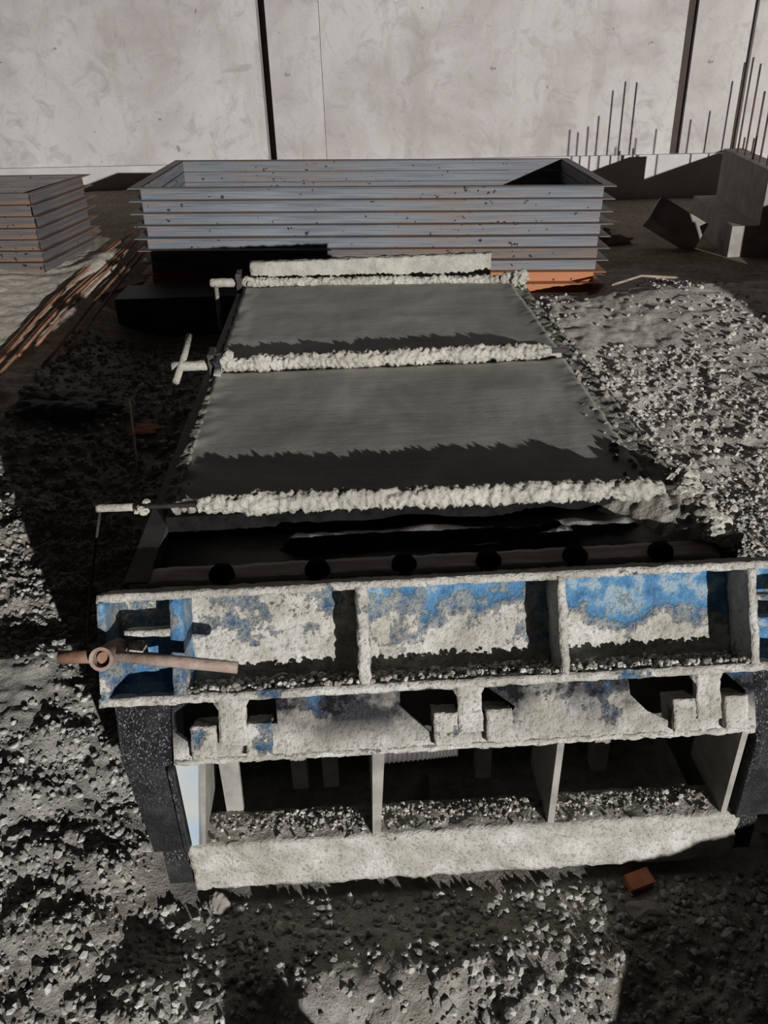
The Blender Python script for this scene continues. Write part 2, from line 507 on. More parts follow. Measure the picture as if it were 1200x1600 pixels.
def terrain(x, y):
    x, y = np.asarray(x, float), np.asarray(y, float)
    X = (x - MX) * CY + (y - MY) * SY
    Y = -(x - MX) * SY + (y - MY) * CY
    near = 1 - sst(3.0, 5.0, y)
    z = -0.02 + 0.0 * x
    z -= 0.045 * (1 - sst(1.15, 1.9, y)) * sst(-0.9, -0.3, x)
    z += 0.11 * np.clip((-0.35 - x) / 1.0, 0, 1) * (1 - sst(2.2, 3.0, y)) - 0.15 * np.clip(1.0 - y, 0, 0.3)
    calm = sst(0.6, 0.95, x) * sst(1.5, 2.1, y)
    near = near * (1 - 0.75 * calm)
    z += 0.045 * vnoise(x * 1.9, y * 1.9, 1) * (1 - 0.5 * calm) + 0.05 * near * vnoise(x * 5.3, y * 5.3, 2)
    z += (0.014 + 0.020 * near) * vnoise(x * 13, y * 13, 3) + (0.007 + 0.012 * near) * vnoise(x * 29, y * 29, 4)
    z += (0.003 + 0.006 * near) * vnoise(x * 67, y * 67, 5) + 0.004 * near * vnoise(x * 130, y * 130, 6)
    # rough dumped cement right of the mould, ruts further back
    rt = sst(0.75, 1.0, x) * sst(1.9, 2.6, y) * (1 - sst(5.4, 6.0, y))
    z += rt * (0.010 * np.abs(vnoise(x * 9, y * 9, 7)) + 0.016 * np.abs(vnoise(x * 21, y * 21, 8)) + (0.15 + 0.06 * sst(1.15, 1.9, x)) * np.clip((y - 2.1) / 2.5, 0, 1) * (1 - sst(4.7, 5.6, y)))
    # heap at the foot of the big stack of frames
    z += mound(x, y, 1.66, 5.5, 0.30, 0.5, 0.07)
    # sand in front of the left stack
    z += (1 - sst(-1.85, -1.25, x)) * (0.06 * sst(3.2, 3.7, y) + 0.17 * np.clip((y - 3.5) / 1.9, 0, 1) + 0.012 * vnoise(x * 3, y * 16, 41)) + mound(x, y, -1.80, 5.75, 0.2, 0.3, 0.07)
    # heaps added out of view around the camera to cast the foreground shadows
    z += mound(x, y, 1.58, -0.27, 0.24, 1.0, 0.44, -0.66) + mound(x, y, 0.17, 0.06, 0.125, 0.16, 0.25) + mound(x, y, 1.38, 0.20, 0.16, 0.2, 0.14)
    # heap at lower left, hollow beside it
    z += mound(x, y, -0.42, 0.86, 0.10, 0.12, 0.045) - mound(x, y, -0.43, 1.02, 0.09, 0.05, 0.05)
    z += mound(x, y, 0.12, 0.93, 0.35, 0.09, 0.02)
    # trodden flat under the mould and the blocks
    inside = sst(-0.10, 0.06, X) * (1 - sst(1.3, 1.5, X)) * sst(-0.40, -0.17, Y) * (1 - sst(2.5, 2.8, Y))
    z = z * (1 - inside) + (-0.078) * inside
    stack = sst(-1.85, -1.6, x) * (1 - sst(1.35, 1.45, x)) * sst(4.9, 5.25, y) * (1 - sst(6.8, 7.1, y))
    z = z * (1 - stack) + 0.0 * stack
    blk = sst(2.2, 2.5, x) * sst(5.8, 6.2, y)
    z = z * (1 - blk) - 0.02 * blk
    return z

def spans(*parts):
    out = [parts[0][0]]
    for a, b, st in parts:
        k = max(1, int(round((b - a) / st)))
        out += [a + (b - a) * i / k for i in range(1, k + 1)]
    return np.array(out)
gx = spans((-9, -3.2, 0.25), (-3.2, -1.4, 0.035), (-1.4, 1.5, 0.0105), (1.5, 3.2, 0.03), (3.2, 9, 0.25))
gy = spans((-2, 0.5, 0.06), (0.5, 2.6, 0.0105), (2.6, 6.2, 0.026), (6.2, 9.4, 0.07))
XX, YY = np.meshgrid(gx, gy)
ZZ = terrain(XX, YY)
nx, ny = len(gx), len(gy)
ii = np.arange(nx * ny).reshape(ny, nx)
quads = np.stack([ii[:-1, :-1], ii[:-1, 1:], ii[1:, 1:], ii[1:, :-1]], -1).reshape(-1, 4)

def np_mesh(name, co, faces, mat, smooth=False):
    me = bpy.data.meshes.new(name)
    nf, k = faces.shape
    me.vertices.add(len(co))
    me.vertices.foreach_set('co', np.ascontiguousarray(co, np.float32).ravel())
    me.loops.add(nf * k)
    me.loops.foreach_set('vertex_index', np.ascontiguousarray(faces, np.int32).ravel())
    me.polygons.add(nf)
    me.polygons.foreach_set('loop_start', np.arange(0, nf * k, k, dtype=np.int32))
    me.polygons.foreach_set('loop_total', np.full(nf, k, np.int32))
    me.polygons.foreach_set('use_smooth', np.full(nf, smooth))
    me.materials.append(mat)
    me.update(calc_edges=True)
    o = bpy.data.objects.new(name, me)
    COL.objects.link(o)
    return o

ground = np_mesh('ground', np.stack([XX.ravel(), YY.ravel(), ZZ.ravel()], -1), quads, M['ground'], True)
tag(ground, 'bare dirt and cement-dusted ground of the casting yard', 'ground', kind='structure')

# ---------------------------------------------------------------- wall, plinth, columns
WY = 9.16
def wallpanel(x0, x1, y, label):
    o = MB().box((x0, y, 0.36), (x1, y + 0.22, 4.2)).build('wall_back', M['wall'])
    return tag(o, label, 'wall', kind='structure')
wallpanel(-9, -1.068, WY, 'wide cast concrete wall panel left of the dark joint')
wallpanel(-0.985, -0.475, WY + 0.012, 'narrow cast concrete wall strip beside the dark joint')
wallpanel(-0.472, 3.05, WY, 'widest cast concrete wall panel above the frame stack')
wallpanel(3.15, 3.70, WY + 0.01, 'narrow cast concrete wall panel near the rebar blocks')
wallpanel(3.705, 9, WY - 0.05, 'cast concrete wall panel at the far end of the yard')
tag(MB().box((-1.2, WY + 0.24, -0.05), (-0.85, WY + 0.3, 4.2)).build('trim_1', M['column']), 'dark steel column in the thin wall joint', 'column', kind='structure')
tag(MB().box((2.98, WY + 0.06, -0.05), (3.2, WY + 0.12, 4.2)).build('trim_2', M['column']), 'brown steel column in the wide wall joint', 'column', kind='structure')
pl = MB()
pl.plate([[(-9, -0.05), (9, -0.05), (9, 0.345), (-9, 0.50)]], lambda a, b, d: Vector((a, d, b)), WY - 0.07, WY + 0.2)
tag(pl.build('trim_3', M['plinth']), 'pale concrete plinth along the foot of the wall', 'plinth', kind='structure')

# ---------------------------------------------------------------- the mould
mould = thing('casting_mould', mw(0.6, -0.05, -0.03), 'long blue steel casting mould under cement crust, filled with fresh concrete', 'mould')

# long side forms (profile in Y-Z, extruded along X)
def yz(prof, x0, x1):
    return MB().plate([prof], lambda a, b, d: mw(d, a, b), x0, x1)
SIDE = [(0.100, 0.560), (2.33, 0.560), (2.33, -0.02), (0.10, -0.02), (0.06, 0.36), (0.07, 0.45)]
SIDE_R = SIDE[:3] + [(-0.085, -0.03), (-0.085, 0.33), (0.06, 0.36), (0.07, 0.45)]
for x0, x1, prof in ((0.02, 0.066, SIDE), (1.195, 1.225, SIDE_R)):
    yz(prof, x0, x1).build('side_form', M['plate_dark'], mould)
rim = MB()
rim.gridbox((0.050, 0.37, 0.555), (0.072, 2.30, 0.577), 0.009, 0.011, 30, 3, mw)
rim.build('side_rim', M['crust_dim'], mould, smooth=True)
rim = MB()
rim.gridbox((1.140, 0.36, 0.540), (1.215, 2.20, 0.566), 0.010, 0.008, 34, 9, mw)
rim.build('side_rim', M['crust_dim'], mould, smooth=True)
MB().box((0.066, 0.314, 0.36), (1.172, 0.330, 0.580), mw).build('shade_plate', M['rubber'], mould)  # black strip added in place of the shade under the nearest clamp bar
MB().box((0.066, 0.3, 0.33), (1.172, 2.33, 0.36), mw).build('floor_plate', M['plate_dark'], mould)
for yy in (0.5, 1.2, 1.9):
    MB().box((0.066, yy, -0.03), (1.172, yy + 0.06, 0.33), mw).build('cross_member', M['plate_dark'], mould)

# black end flanges of the side forms: kinked below the gate
for m_, fx in (('l', lambda u: u), ('r', lambda u: 1.318 - u)):
    fl_ = MB()
    def pt(u, v, o): return gw(fx(u), v, o)
    def ptv(u, z, y): return mw(fx(u), y, z)
    top = [pt(0.018, 0.196, -0.02), pt(0.117, 0.196, -0.02), pt(0.114, 0.307, -0.02), pt(0.025, 0.303, -0.02)]
    low = [ptv(0.046, 0.082, -0.139), ptv(0.118, 0.084, -0.139)]
    back = [p + (mw(0, 0.05, 0) - mw(0, 0, 0)) for p in top + low]
    vs = top + low + back
    fl_.add(vs, [(0, 1, 2, 3), (3, 2, 5, 4), (6, 9, 8, 7), (9, 10, 11, 8), (0, 3, 9, 6), (3, 4, 10, 9), (1, 7, 8, 2), (2, 8, 11, 5), (0, 6, 7, 1), (4, 5, 11, 10)])
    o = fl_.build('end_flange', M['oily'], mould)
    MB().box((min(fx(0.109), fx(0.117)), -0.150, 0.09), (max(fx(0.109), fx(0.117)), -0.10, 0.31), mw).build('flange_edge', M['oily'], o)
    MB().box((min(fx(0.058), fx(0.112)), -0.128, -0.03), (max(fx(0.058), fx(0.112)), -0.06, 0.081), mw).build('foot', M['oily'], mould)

# lower hinged panel, with three openings
gl = lambda a, b, d: gw(a, b, d)
holes = [
    [(0.124, 0.222), (0.150, 0.206), (0.310, 0.206), (0.312, 0.252), (0.152, 0.252), (0.152, 0.281), (0.124, 0.258)],
    [(0.540, 0.206), (0.700, 0.206), (0.752, 0.246), (0.748, 0.252), (0.600, 0.252), (0.594, 0.287), (0.562, 0.258), (0.536, 0.232)],
    [(0.966, 0.206), (1.150, 0.206), (1.186, 0.240), (1.186, 0.252), (1.045, 0.252), (1.040, 0.290), (0.998, 0.268), (0.968, 0.236)]]
lp = MB()
lp.plate([[(0.120, 0.190), (1.203, 0.190), (1.203, 0.312), (0.120, 0.318)]] + holes, gl, -0.034, -0.02)
low = lp.build('hinge_panel', M['lower'], mould)
MB().box((0.12, 0.17, -0.125), (1.205, 0.330, -0.115), gw).build('light_blocker', M['plate_dark'], mould)  # plate added behind the openings to keep light out of the hollow base
lipb = MB()
lipb.gridbox((0.122, 0.309, -0.052), (1.200, 0.319, -0.019), 0.006, 0.004, 60, 5, gw)
lipb.build('bottom_edge', M['knuckle'], low, smooth=True)
for a, b in ((0.156, 0.201), (0.2555, 0.302), (0.598, 0.643), (0.695, 0.742), (1.043, 0.088 + 1.0), (1.139, 1.183)):
    k = MB()
    k.gridbox((a, 0.246, -0.07), (b, 0.306, -0.004), 0.006, 0.0035, 60, a * 9, gw)
    k.build('hinge_block', M['knuckle'], mould, smooth=True)

# support plates below, standing on the bottom beam
VY = -0.136
def splate(x0, x1, x0b, x1b, name, mat, z1=0.316, z0=0.088, d=0.16, y0=VY):
    vs = [mw(x0, y0, z1), mw(x1, y0, z1), mw(x1b, y0, z0), mw(x0b, y0, z0), mw(x0, y0 + d, z1), mw(x1, y0 + d, z1), mw(x1b, y0 + d, z0), mw(x0b, y0 + d, z0)]
    return MB().add(vs, [(0, 1, 2, 3), (7, 6, 5, 4), (0, 4, 5, 1), (1, 5, 6, 2), (2, 6, 7, 3), (3, 7, 4, 0)]).build(name, mat, mould)
splate(0.121, 0.165, 0.121, 0.140, 'gusset_plate', M['plate_pale'], d=0.02)
splate(0.163, 0.177, 0.134, 0.147, 'support_plate', M['plate_grey'])
splate(0.483, 0.506, 0.476, 0.492, 'support_plate', M['plate_grey'])
splate(0.829, 0.842, 0.825, 0.838, 'support_plate', M['plate_grey'])
splate(1.179, 1.191, 1.176, 1.187, 'support_plate', M['plate_grey'])
splate(0.18, 0.222, 0.18, 0.214, 'back_plate', M['plate_grey'], d=0.012, y0=-0.058)
bb = MB()
bb.gridbox((0.112, VY - 0.004, -0.04), (1.215, -0.06, 0.090), 0.010, 0.006, 30, 2, mw)
bb.build('bottom_beam', M['beam'], mould, smooth=True)
# rough webs deep inside the hollow base
for x in (0.30, 0.37, 0.72, 0.99):
    MB().box((x, 0.10, -0.03), (x + 0.035, 0.14, 0.33), mw).build('inner_stiffener', M['plate_grey'], mould)
MB().box((0.07, 0.20, -0.03), (1.17, 0.215, 0.36), mw).build('inner_plate', M['plate_dark'], mould)

# hinged end gate
gate = MB()
gate.box((0.0, 0.0, -0.104), (1.338, 0.20, -0.096), gw)
gate = gate.build('end_gate', M['plate_dark'], mould)
def gbox(name, mat, a, b, res=0.009, amp=0.004, freq=42, seed=0.0, parent=gate):
    k = MB()
    k.gridbox(a, b, res, amp, freq, seed, gw)
    return k.build(name, mat, parent, smooth=True)
gbox('top_flange', M['lip'], (0.0, -0.002, -0.097), (1.338, 0.0125, 0.0), seed=1, amp=0.0035)
gbox('bottom_flange', M['lip'], (-0.004, 0.186, -0.097), (1.338, 0.2015, 0.0), seed=2, amp=0.0035)
gbox('end_plate', M['paint'], (0.0, 0.010, -0.097), (0.014, 0.188, 0.0), amp=0.001)
gbox('rib', M['paint'], (0.130, 0.010, -0.097), (0.152, 0.188, -0.001), amp=0.002, seed=3)
gbox('rib', M['lip'], (0.467, 0.010, -0.097), (0.487, 0.188, 0.0), amp=0.007, seed=4)
gbox('rib', M['knuckle'], (0.837, 0.010, -0.097), (0.853, 0.188, 0.0), amp=0.006, seed=5)
gbox('rib', M['lip'], (1.192, 0.010, -0.097), (1.207, 0.188, 0.0), amp=0.003, seed=6)
gbox('end_plate', M['paint'], (1.324, 0.010, -0.097), (1.338, 0.188, 0.0), amp=0.001)
for nm, u0, u1, sd in (('panel_a', 0.150, 0.469, 1), ('panel_b', 0.485, 0.839, 2), ('panel_c', 0.851, 1.194, 3)):
    gbox('pocket_panel', M[nm], (u0, 0.008, -0.097), (u1, 0.190, -0.088), 0.006, 0.005, 30, sd)
gbox('pocket_panel', M['paint'], (0.012, 0.008, -0.097), (0.132, 0.190, -0.090), 0.01, 0.001)
gbox('pocket_panel', M['paint'], (1.205, 0.008, -0.097), (1.326, 0.190, -0.090), 0.01, 0.001)
gbox('cross_rail', M['lip'], (0.046, 0.066, -0.06), (0.132, 0.078, -0.003), amp=0.002)
gbox('cross_rail', M['knuckle'], (1.205, 0.062, -0.06), (1.326, 0.072, -0.006), amp=0.004)
gbox('cross_rail', M['paint'], (1.205, 0.104, -0.06), (1.326, 0.122, -0.006), amp=0.002)
for a, b, sd in ((0.208, 0.258, 1), (0.643, 0.688, 2), (1.085, 1.131, 3)):
    k = MB()
    k.gridbox((a, 0.196, -0.016), (b, 0.284, -0.001), 0.006, 0.0025, 50, sd, gw)
    # flared root where the tab leaves the flange
    k.plate([[(a - 0.012, 0.199), (b + 0.008, 0.199), (b, 0.214), (a, 0.218)]], gl, -0.014, -0.002)
    k.build('hinge_tab', M['knuckle'], gate, smooth=True)
# rear board
rb = MB()
rb.gridbox((0.075, 2.335, 0.47), (1.105, 2.375, 0.662), 0.016, 0.009, 26, 8, mw)
rb.build('rear_board', M['crust'], mould, smooth=True)

# screw clamp with its handle at the gate's left end
cl = thing('screw_clamp', gw(0.0, 0.117, 0.0), 'rusty screw clamp with long pipe handle on left end of blue gate', 'clamp')
def ringpipe(c, ax, r0, r1, L):
    ax = ax.normalized(); a = ax.orthogonal().normalized(); b = ax.cross(a)
    vs, fs, S = [], [], 28
    for r, h in ((r0, 0), (r0, L), (r1, L), (r1, 0)):
        for k in range(S):
            t = 2 * math.pi * k / S
            vs.append(c + ax * h + (a * math.cos(t) + b * math.sin(t)) * r)
    for q in range(4):
        for k in range(S):
            fs.append((q * S + k, q * S + (k + 1) % S, ((q + 1) % 4) * S + (k + 1) % S, ((q + 1) % 4) * S + k))
    return MB().add(vs, fs)
GN = (gw(0, 0, 1) - gw(0, 0, 0)).normalized()
cc = gw(0.030, 0.100, -0.02)
slv = ringpipe(cc, GN, 0.0205, 0.0145, 0.105).build('sleeve', M['rustbar'], cl, smooth=False)
MB().tube([cc - GN * 0.03, cc + GN * 0.092], 0.0105, 18).build('screw', M['rustdark'], cl)
o0 = 0.058
MB().tube([gw(-0.050, 0.097, o0), gw(0.012, 0.099, o0)], 0.0115, 14, 0.001, 60).build('handle_bar', M['rustdark'], cl, smooth=True)
MB().tube([gw(0.048, 0.101, o0), gw(0.14, 0.114, o0), gw(0.256, 0.132, o0)], 0.0105, 14, 0.001, 60).build('handle_bar', M['rustbar'], cl, smooth=True)
k = MB(); k.plate([[(0.0, 0.095), (0.02, 0.088), (0.03, 0.1), (0.128, 0.112), (0.128, 0.134), (0.05, 0.142), (0.014, 0.176), (0.0, 0.176)]], gl, -0.012, 0.004)
k.build('bracket', M['paint'], cl)
k = MB(); k.gridbox((0.055, 0.084, -0.03), (0.080, 0.112, 0.006), 0.006, 0.002, 50, 1, gw)
k.build('stop_block', M['knuckle'], cl, smooth=True)

# ---------------------------------------------------------------- concrete in the mould
def slab(name, x0, x1, y0, y1, zf, mat, label, res=0.012, depth=0.19):
    xs = np.linspace(x0, x1, int((x1 - x0) / res) + 1)
    ys = np.linspace(y0, y1, int((y1 - y0) / res) + 1)
    A, B = np.meshgrid(xs, ys)
    Z = zf(A, B)
    na, nb = len(xs), len(ys)
    top = np.stack([MX + CY * A - SY * B, MY + SY * A + CY * B, Z], -1).reshape(-1, 3)
    bot = top.copy(); bot[:, 2] = Z.min() - depth
    n0 = na * nb
    I = np.arange(n0).reshape(nb, na)
    f = [np.stack([I[:-1, :-1], I[:-1, 1:], I[1:, 1:], I[1:, :-1]], -1).reshape(-1, 4)]
    for e in (I[0, ::-1], I[-1], I[:, 0], I[::-1, -1]):
        f.append(np.stack([e[:-1] + n0, e[1:] + n0, e[1:], e[:-1]], -1)[:, ::-1])
    f.append(f[0][:, ::-1] + n0)
    o = np_mesh(name, np.concatenate([top, bot]), np.concatenate(f), mat, False)
    sm = np.zeros(len(o.data.polygons), bool); sm[:len(f[0])] = True
    o.data.polygons.foreach_set('use_smooth', sm)
    return tag(o, label, 'concrete slab', 'slabs of fresh concrete in the mould')
def zmid(base, rise):
    def fn(A, B):
        e = np.minimum(A - 0.066, 1.15 - A)
        z = base + rise * (B - 0.35) + 0.006 * vnoise(A * 3, B * 3, 11) + 0.004 * vnoise(A * 9, B * 6, 12) + 0.0016 * vnoise(A * 40, B * 14, 13)
        rough = 1 - sst(0.0, 0.07, e)
        return z + rough * (0.006 * vnoise(A * 45, B * 45, 14) + 0.009 * vnoise(A * 18, B * 18, 15) + 0.004)
    return fn
def zfront(A, B):
    z = 0.527 + 0.006 * vnoise(A * 5, B * 5, 21) + 0.004 * vnoise(A * 14, B * 14, 22) + 0.002 * vnoise(A * 50, B * 50, 23)
    for yb, am, sd, x0, x1 in ((0.245, 0.043, 31, 0.30, 1.08), (0.200, 0.046, 33, 0.62, 0.95)):
        yc = yb + 0.03 * vnoise(A * 4, A * 0, sd)
        hgt = am * sst(x0, x0 + 0.05, A) * (1 - sst(x1 - 0.05, x1, A)) * (0.75 + 0.7 * vnoise(A * 11, A * 0, sd + 1))
        z = z + hgt * np.exp(-((B - yc) / 0.005) ** 2)
    # grout heaped against the right rim
    z = z + 0.025 * sst(0.80, 1.14, A + 0.75 * (B - 0.16)) * (0.85 + 0.5 * vnoise(A * 16, B * 16, 24))
    return z
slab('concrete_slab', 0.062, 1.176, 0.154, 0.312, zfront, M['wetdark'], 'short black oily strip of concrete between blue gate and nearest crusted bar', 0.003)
slab('concrete_slab', 0.062, 1.150, 0.335, 1.215, zmid(0.562, 0.016), M['wet'], 'smooth fresh concrete slab between the nearest and middle crusted bars')
slab('concrete_slab', 0.062, 1.150, 1.250, 2.195, zmid(0.566, 0.014), M['wet'], 'smooth fresh concrete slab between middle and farthest crusted bars')

# greased ledge and rubber plugs behind the gate
k = MB()
k.gridbox((0.03, 0.094, 0.535), (1.19, 0.152, 0.556), 0.012, 0.004, 20, 4, mw)
k.build('ledge', M['ledge'], mould, smooth=True)
plug_at = [(-0.320, 1.345), (-0.134, 1.352), (0.036, 1.362), (0.203, 1.366), (0.375, 1.371), (0.546, 1.376)]
ords = ['leftmost of six black rubber plugs behind the blue gate', 'second black rubber plug from the left behind the blue gate', 'third black rubber plug from the left behind the blue gate',
        'third black rubber plug from the right behind the blue gate', 'second black rubber plug from the right behind the blue gate', 'rightmost of six black rubber plugs, nearest the grey grout heap']
pz = 0.532
proto = None
for i, (x, y) in enumerate(plug_at):
    if proto is None:
        k = MB()
        prof = [(0.0, 0.024), (0.018, 0.026), (0.034, 0.024), (0.043, 0.018), (0.047, 0.008)]
        vs, fs = [], []
        for h, r in prof:
            for q in range(22):
                a = 2 * math.pi * q / 22
                rr = r * (1 + 0.05 * math.sin(5 * a + h * 90))
                vs.append(Vector((x + rr * math.cos(a), y + rr * math.sin(a), pz + h)))
        for j in range(len(prof) - 1):
            for q in range(22):
                fs.append((j * 22 + q, j * 22 + (q + 1) % 22, (j + 1) * 22 + (q + 1) % 22, (j + 1) * 22 + q))
        fs += [tuple(range(22))[::-1], tuple(range(88, 110))]
        proto = k.add(vs, fs).build('rubber_plug', M['rubber'], base=(x, y, pz), smooth=True)
        o = proto
    else:
        o = proto.copy(); COL.objects.link(o)
        o.location = (x, y, pz)
        o.rotation_euler = (0, 0, i * 1.3)
    tag(o, ords[i], 'plug', 'black rubber plugs behind the gate')

# ---------------------------------------------------------------- crusted clamp bars across the mould
def clampbar(pl_, pr_, r, crust_from, crust_to, rc, amp, label, seed, stub_r, stub=0.93):
    base = (pl_ + pr_) / 2
    t = thing('clamp_bar', Vector((base.x, base.y, base.z - rc)), label, 'clamp bar', 'clamp bars across the mould')
    MB().tube([pl_, pr_], r, 14).build('bar', M['plate_dark'], t, smooth=True)
    MB().tube([pl_.lerp(pr_, f) for f in np.linspace(0, crust_from * stub, 10)], stub_r, 16, stub_r * 0.12, 50, seed).build('bar_end', M['crust'], t, smooth=True)
    nseg = 300
    pts, rs = [], []
    for i in range(nseg + 1):
        f = crust_from + (crust_to - crust_from) * i / nseg
        p = pl_.lerp(pr_, f)
        p = p + Vector((0, 0, 0.004 * noise.noise(Vector((f * 14, seed, 0)))))
        pts.append(p)
        endt = min(1.0, min(i, nseg - i) / 10.0)
        rs.append(rc * (0.45 + 0.55 * endt) * (1 + 0.35 * noise.noise(Vector((f * 20, seed + 3, 0)))))
    MB().tube(pts, rs, 30, amp, 75, seed).build('cement_crust', M['crust'], t, smooth=True)
    return t
def lugs(t, P, mat, size, seed):
    k = MB()
    for j in range(5):
        q = P + Vector((random.uniform(-1, 1), random.uniform(-1, 1), random.uniform(-0.2, 0.8))) * size
        k.lump(q, size * random.uniform(0.45, 0.9), 0.35, seed + j, 3)
    return k.build('cement_clod', mat, t)
b1 = clampbar(mw(-0.080, 0.33, 0.602), mw(1.185, 0.296, 0.602), 0.006, 0.17, 0.965, 0.0215, 0.009, 'nearest crusted clamp bar across the mould, with jagged cement ridge', 1.0, 0.0085, 0.36)
lugs(b1, mw(0.02, 0.325, 0.597), M['crust'], 0.015, 3)
k = MB()
for j in range(9):
    k.lump(mw(0.09 + j * 0.016, 0.328, 0.592), random.uniform(0.007, 0.012), 0.4, j, 2)
k.build('cement_clod', M['crust_dim'], b1)
MB().tube([mw(-0.074, 0.33, 0.597), mw(-0.10, 0.26, 0.47), mw(-0.115, 0.20, 0.36)], 0.0032, 8).build('tommy_bar', M['plate_dark'], b1, smooth=True)
b2 = clampbar(mw(-0.074, 1.240, 0.598), mw(1.165, 1.226, 0.602), 0.008, 0.115, 0.955, 0.0235, 0.010, 'middle crusted clamp bar, upright handle on its left end', 5.0, 0.0155)
MB().tube([mw(-0.050, 1.15, 0.580), mw(-0.040, 1.29, 0.620), mw(-0.033, 1.37, 0.655)], 0.0105, 14, 0.0008, 70).build('tommy_bar', M['crust'], b2, smooth=True)
k = MB(); k.gridbox((0.045, 1.205, 0.565), (0.062, 1.275, 0.642), 0.007, 0.004, 40, 2, mw); k.build('lug', M['plate_dark'], b2)
k = MB(); k.gridbox((0.063, 1.180, 0.575), (0.082, 1.250, 0.630), 0.007, 0.010, 40, 7, mw); k.build('lug', M['lower'], b2)
lugs(b2, mw(0.10, 1.235, 0.615), M['crust'], 0.020, 13)
b3 = clampbar(mw(-0.084, 2.250, 0.606), mw(1.185, 2.130, 0.600), 0.008, 0.11, 0.955, 0.0175, 0.008, 'farthest crusted clamp bar beside the rear board, handle hanging down', 9.0, 0.0185)
MB().tube([mw(-0.062, 2.235, 0.595), mw(-0.058, 2.20, 0.50), mw(-0.055, 2.18, 0.425)], 0.009, 12, 0.001, 60).build('tommy_bar', M['crust_dim'], b3, smooth=True)
k = MB(); k.gridbox((0.028, 2.20, 0.57), (0.045, 2.275, 0.650), 0.007, 0.004, 40, 5, mw); k.build('lug', M['plate_dark'], b3)
lugs(b3, mw(0.07, 2.215, 0.602), M['crust'], 0.022, 23)
k = MB()
for j, (X, Y, s) in enumerate(((1.17, 2.12, 0.03), (1.20, 2.15, 0.028), (1.135, 2.13, 0.026), (1.185, 2.10, 0.02))):
    k.lump(mw(X, Y, 0.605), s, 0.45, j + 40, 3)
k.build('cement_clod', M['crust'], b3)

# grout spilled over the mould's near right rim, and clods along the rims
spill = MB()
for j in range(46):
    f = random.random()
    X = 1.165 + 0.05 * random.random() + 0.03 * (1 - f); Y = 0.12 + 0.26 * f
    s = random.uniform(0.008, 0.026)
    spill.lump(mw(X, Y, 0.565 + 0.035 * f - 0.5 * max(0, X - 1.2)), (s, s, s * 0.8), 0.4, j, 2 if s < 0.015 else 3)
tag(spill.build('cement_spill', M['crust']), 'knobbly cement clods spilled over the mould rim by nearest bar end', 'cement spill', kind='stuff')
hx = np.linspace(0.86, 1.235, 76); hy = np.linspace(0.150, 0.335, 38)
HA, HB = np.meshgrid(hx, hy)
HZ = 0.518 + 0.090 * sst(0.0, 0.24, HA - 0.90 - 0.75 * (0.33 - HB)) * (0.9 + 0.35 * vnoise(HA * 18, HB * 18, 71) + 0.25 * vnoise(HA * 55, HB * 55, 72)) - 0.10 * sst(1.19, 1.235, HA)
HC = np.stack([MX + CY * HA - SY * HB, MY + SY * HA + CY * HB, HZ], -1).reshape(-1, 3)
HI = np.arange(76 * 38).reshape(38, 76)
HF = np.stack([HI[:-1, :-1], HI[:-1, 1:], HI[1:, 1:], HI[1:, :-1]], -1).reshape(-1, 4)
HL = HC.copy(); HL[:, 2] = 0.40
HW = [np.stack([e[:-1] + 2888, e[1:] + 2888, e[1:], e[:-1]], -1) for e in (HI[0], HI[:, -1], HI[-1, ::-1], HI[::-1, 0])]
tag(np_mesh('grout_heap', np.concatenate([HC, HL]), np.concatenate([HF, HF[:, ::-1] + 2888] + HW), M['crust_dim'], True), 'sloping grey grout heap in the front right corner of the mould', 'grout heap')
clods = MB()
for j in range(130):
    side = random.random() < 0.15
    Y = 0.36 + 1.85 * random.random()
    X = random.uniform(0.05, 0.10) if side else random.uniform(1.10, 1.23)
    s = random.uniform(0.003, 0.006 if side else 0.011)
    clods.lump(mw(X, Y, 0.568), s, 0.4, j, 1)
tag(clods.build('cement_clods', M['crust_dim']), 'scattered cement clods along the two long mould rims', 'cement clods', kind='stuff')

# ---------------------------------------------------------------- stacks of steel angle frames
def frame_proto(Lx, Ly, h, f, th=0.006):
    """one rectangular frame of angle bar: web on edge, flange turned outwards at the top; local origin at its centre, base z=0"""
    def bar(L, D):
        k = MB()
        k.box((-L / 2, -D / 2, 0), (L / 2, -D / 2 + th, h - 0.0012))
        vs = []
        for z in (h - th, h - 0.0012):
            vs += [(-L / 2, -D / 2 + th, z), (L / 2, -D / 2 + th, z), (L / 2 + f, -D / 2 - f, z), (-L / 2 - f, -D / 2 - f, z)]
        k.add(vs, [(3, 2, 1, 0), (4, 5, 6, 7), (0, 1, 5, 4), (1, 2, 6, 5), (2, 3, 7, 6), (3, 0, 4, 7)])
        return k
    return bar(Lx, Ly), bar(Ly, Lx)
def stack(centre, rz, tilt, Lx, Ly, h, f, n, mats, labels, group):
    kl, ks = frame_proto(Lx, Ly, h, f)
    base = Matrix.Translation(Vector(centre)) @ Matrix.Rotation(rz, 4, 'Z') @ Matrix.Rotation(tilt, 4, 'Y')
    meshes = {}
    for i in range(n):
        t = bpy.data.objects.new('angle_frame', None)
        t.empty_display_size = 0.1
        COL.objects.link(t)
        jit = Matrix.Translation(Vector((random.uniform(-1, 1) * 0.006, random.uniform(-1, 1) * 0.004, i * h)))
        t.matrix_world = base @ jit
        tag(t, labels[i], 'steel frame', group)
        for j, kk in enumerate((kl, kl, ks, ks)):
            key = (j // 2, mats[i])
            if key not in meshes:
                o = kk.build('angle_bar', M[mats[i]], base=(0, 0, 0), bevel=0)
                meshes[key] = o.data
            else:
                o = bpy.data.objects.new('angle_bar', meshes[key])
                COL.objects.link(o)
            o.parent = t
            o.location = (0, 0, 0)
            o.rotation_euler = (0, 0, (0, math.pi, math.pi / 2, -math.pi / 2)[j])
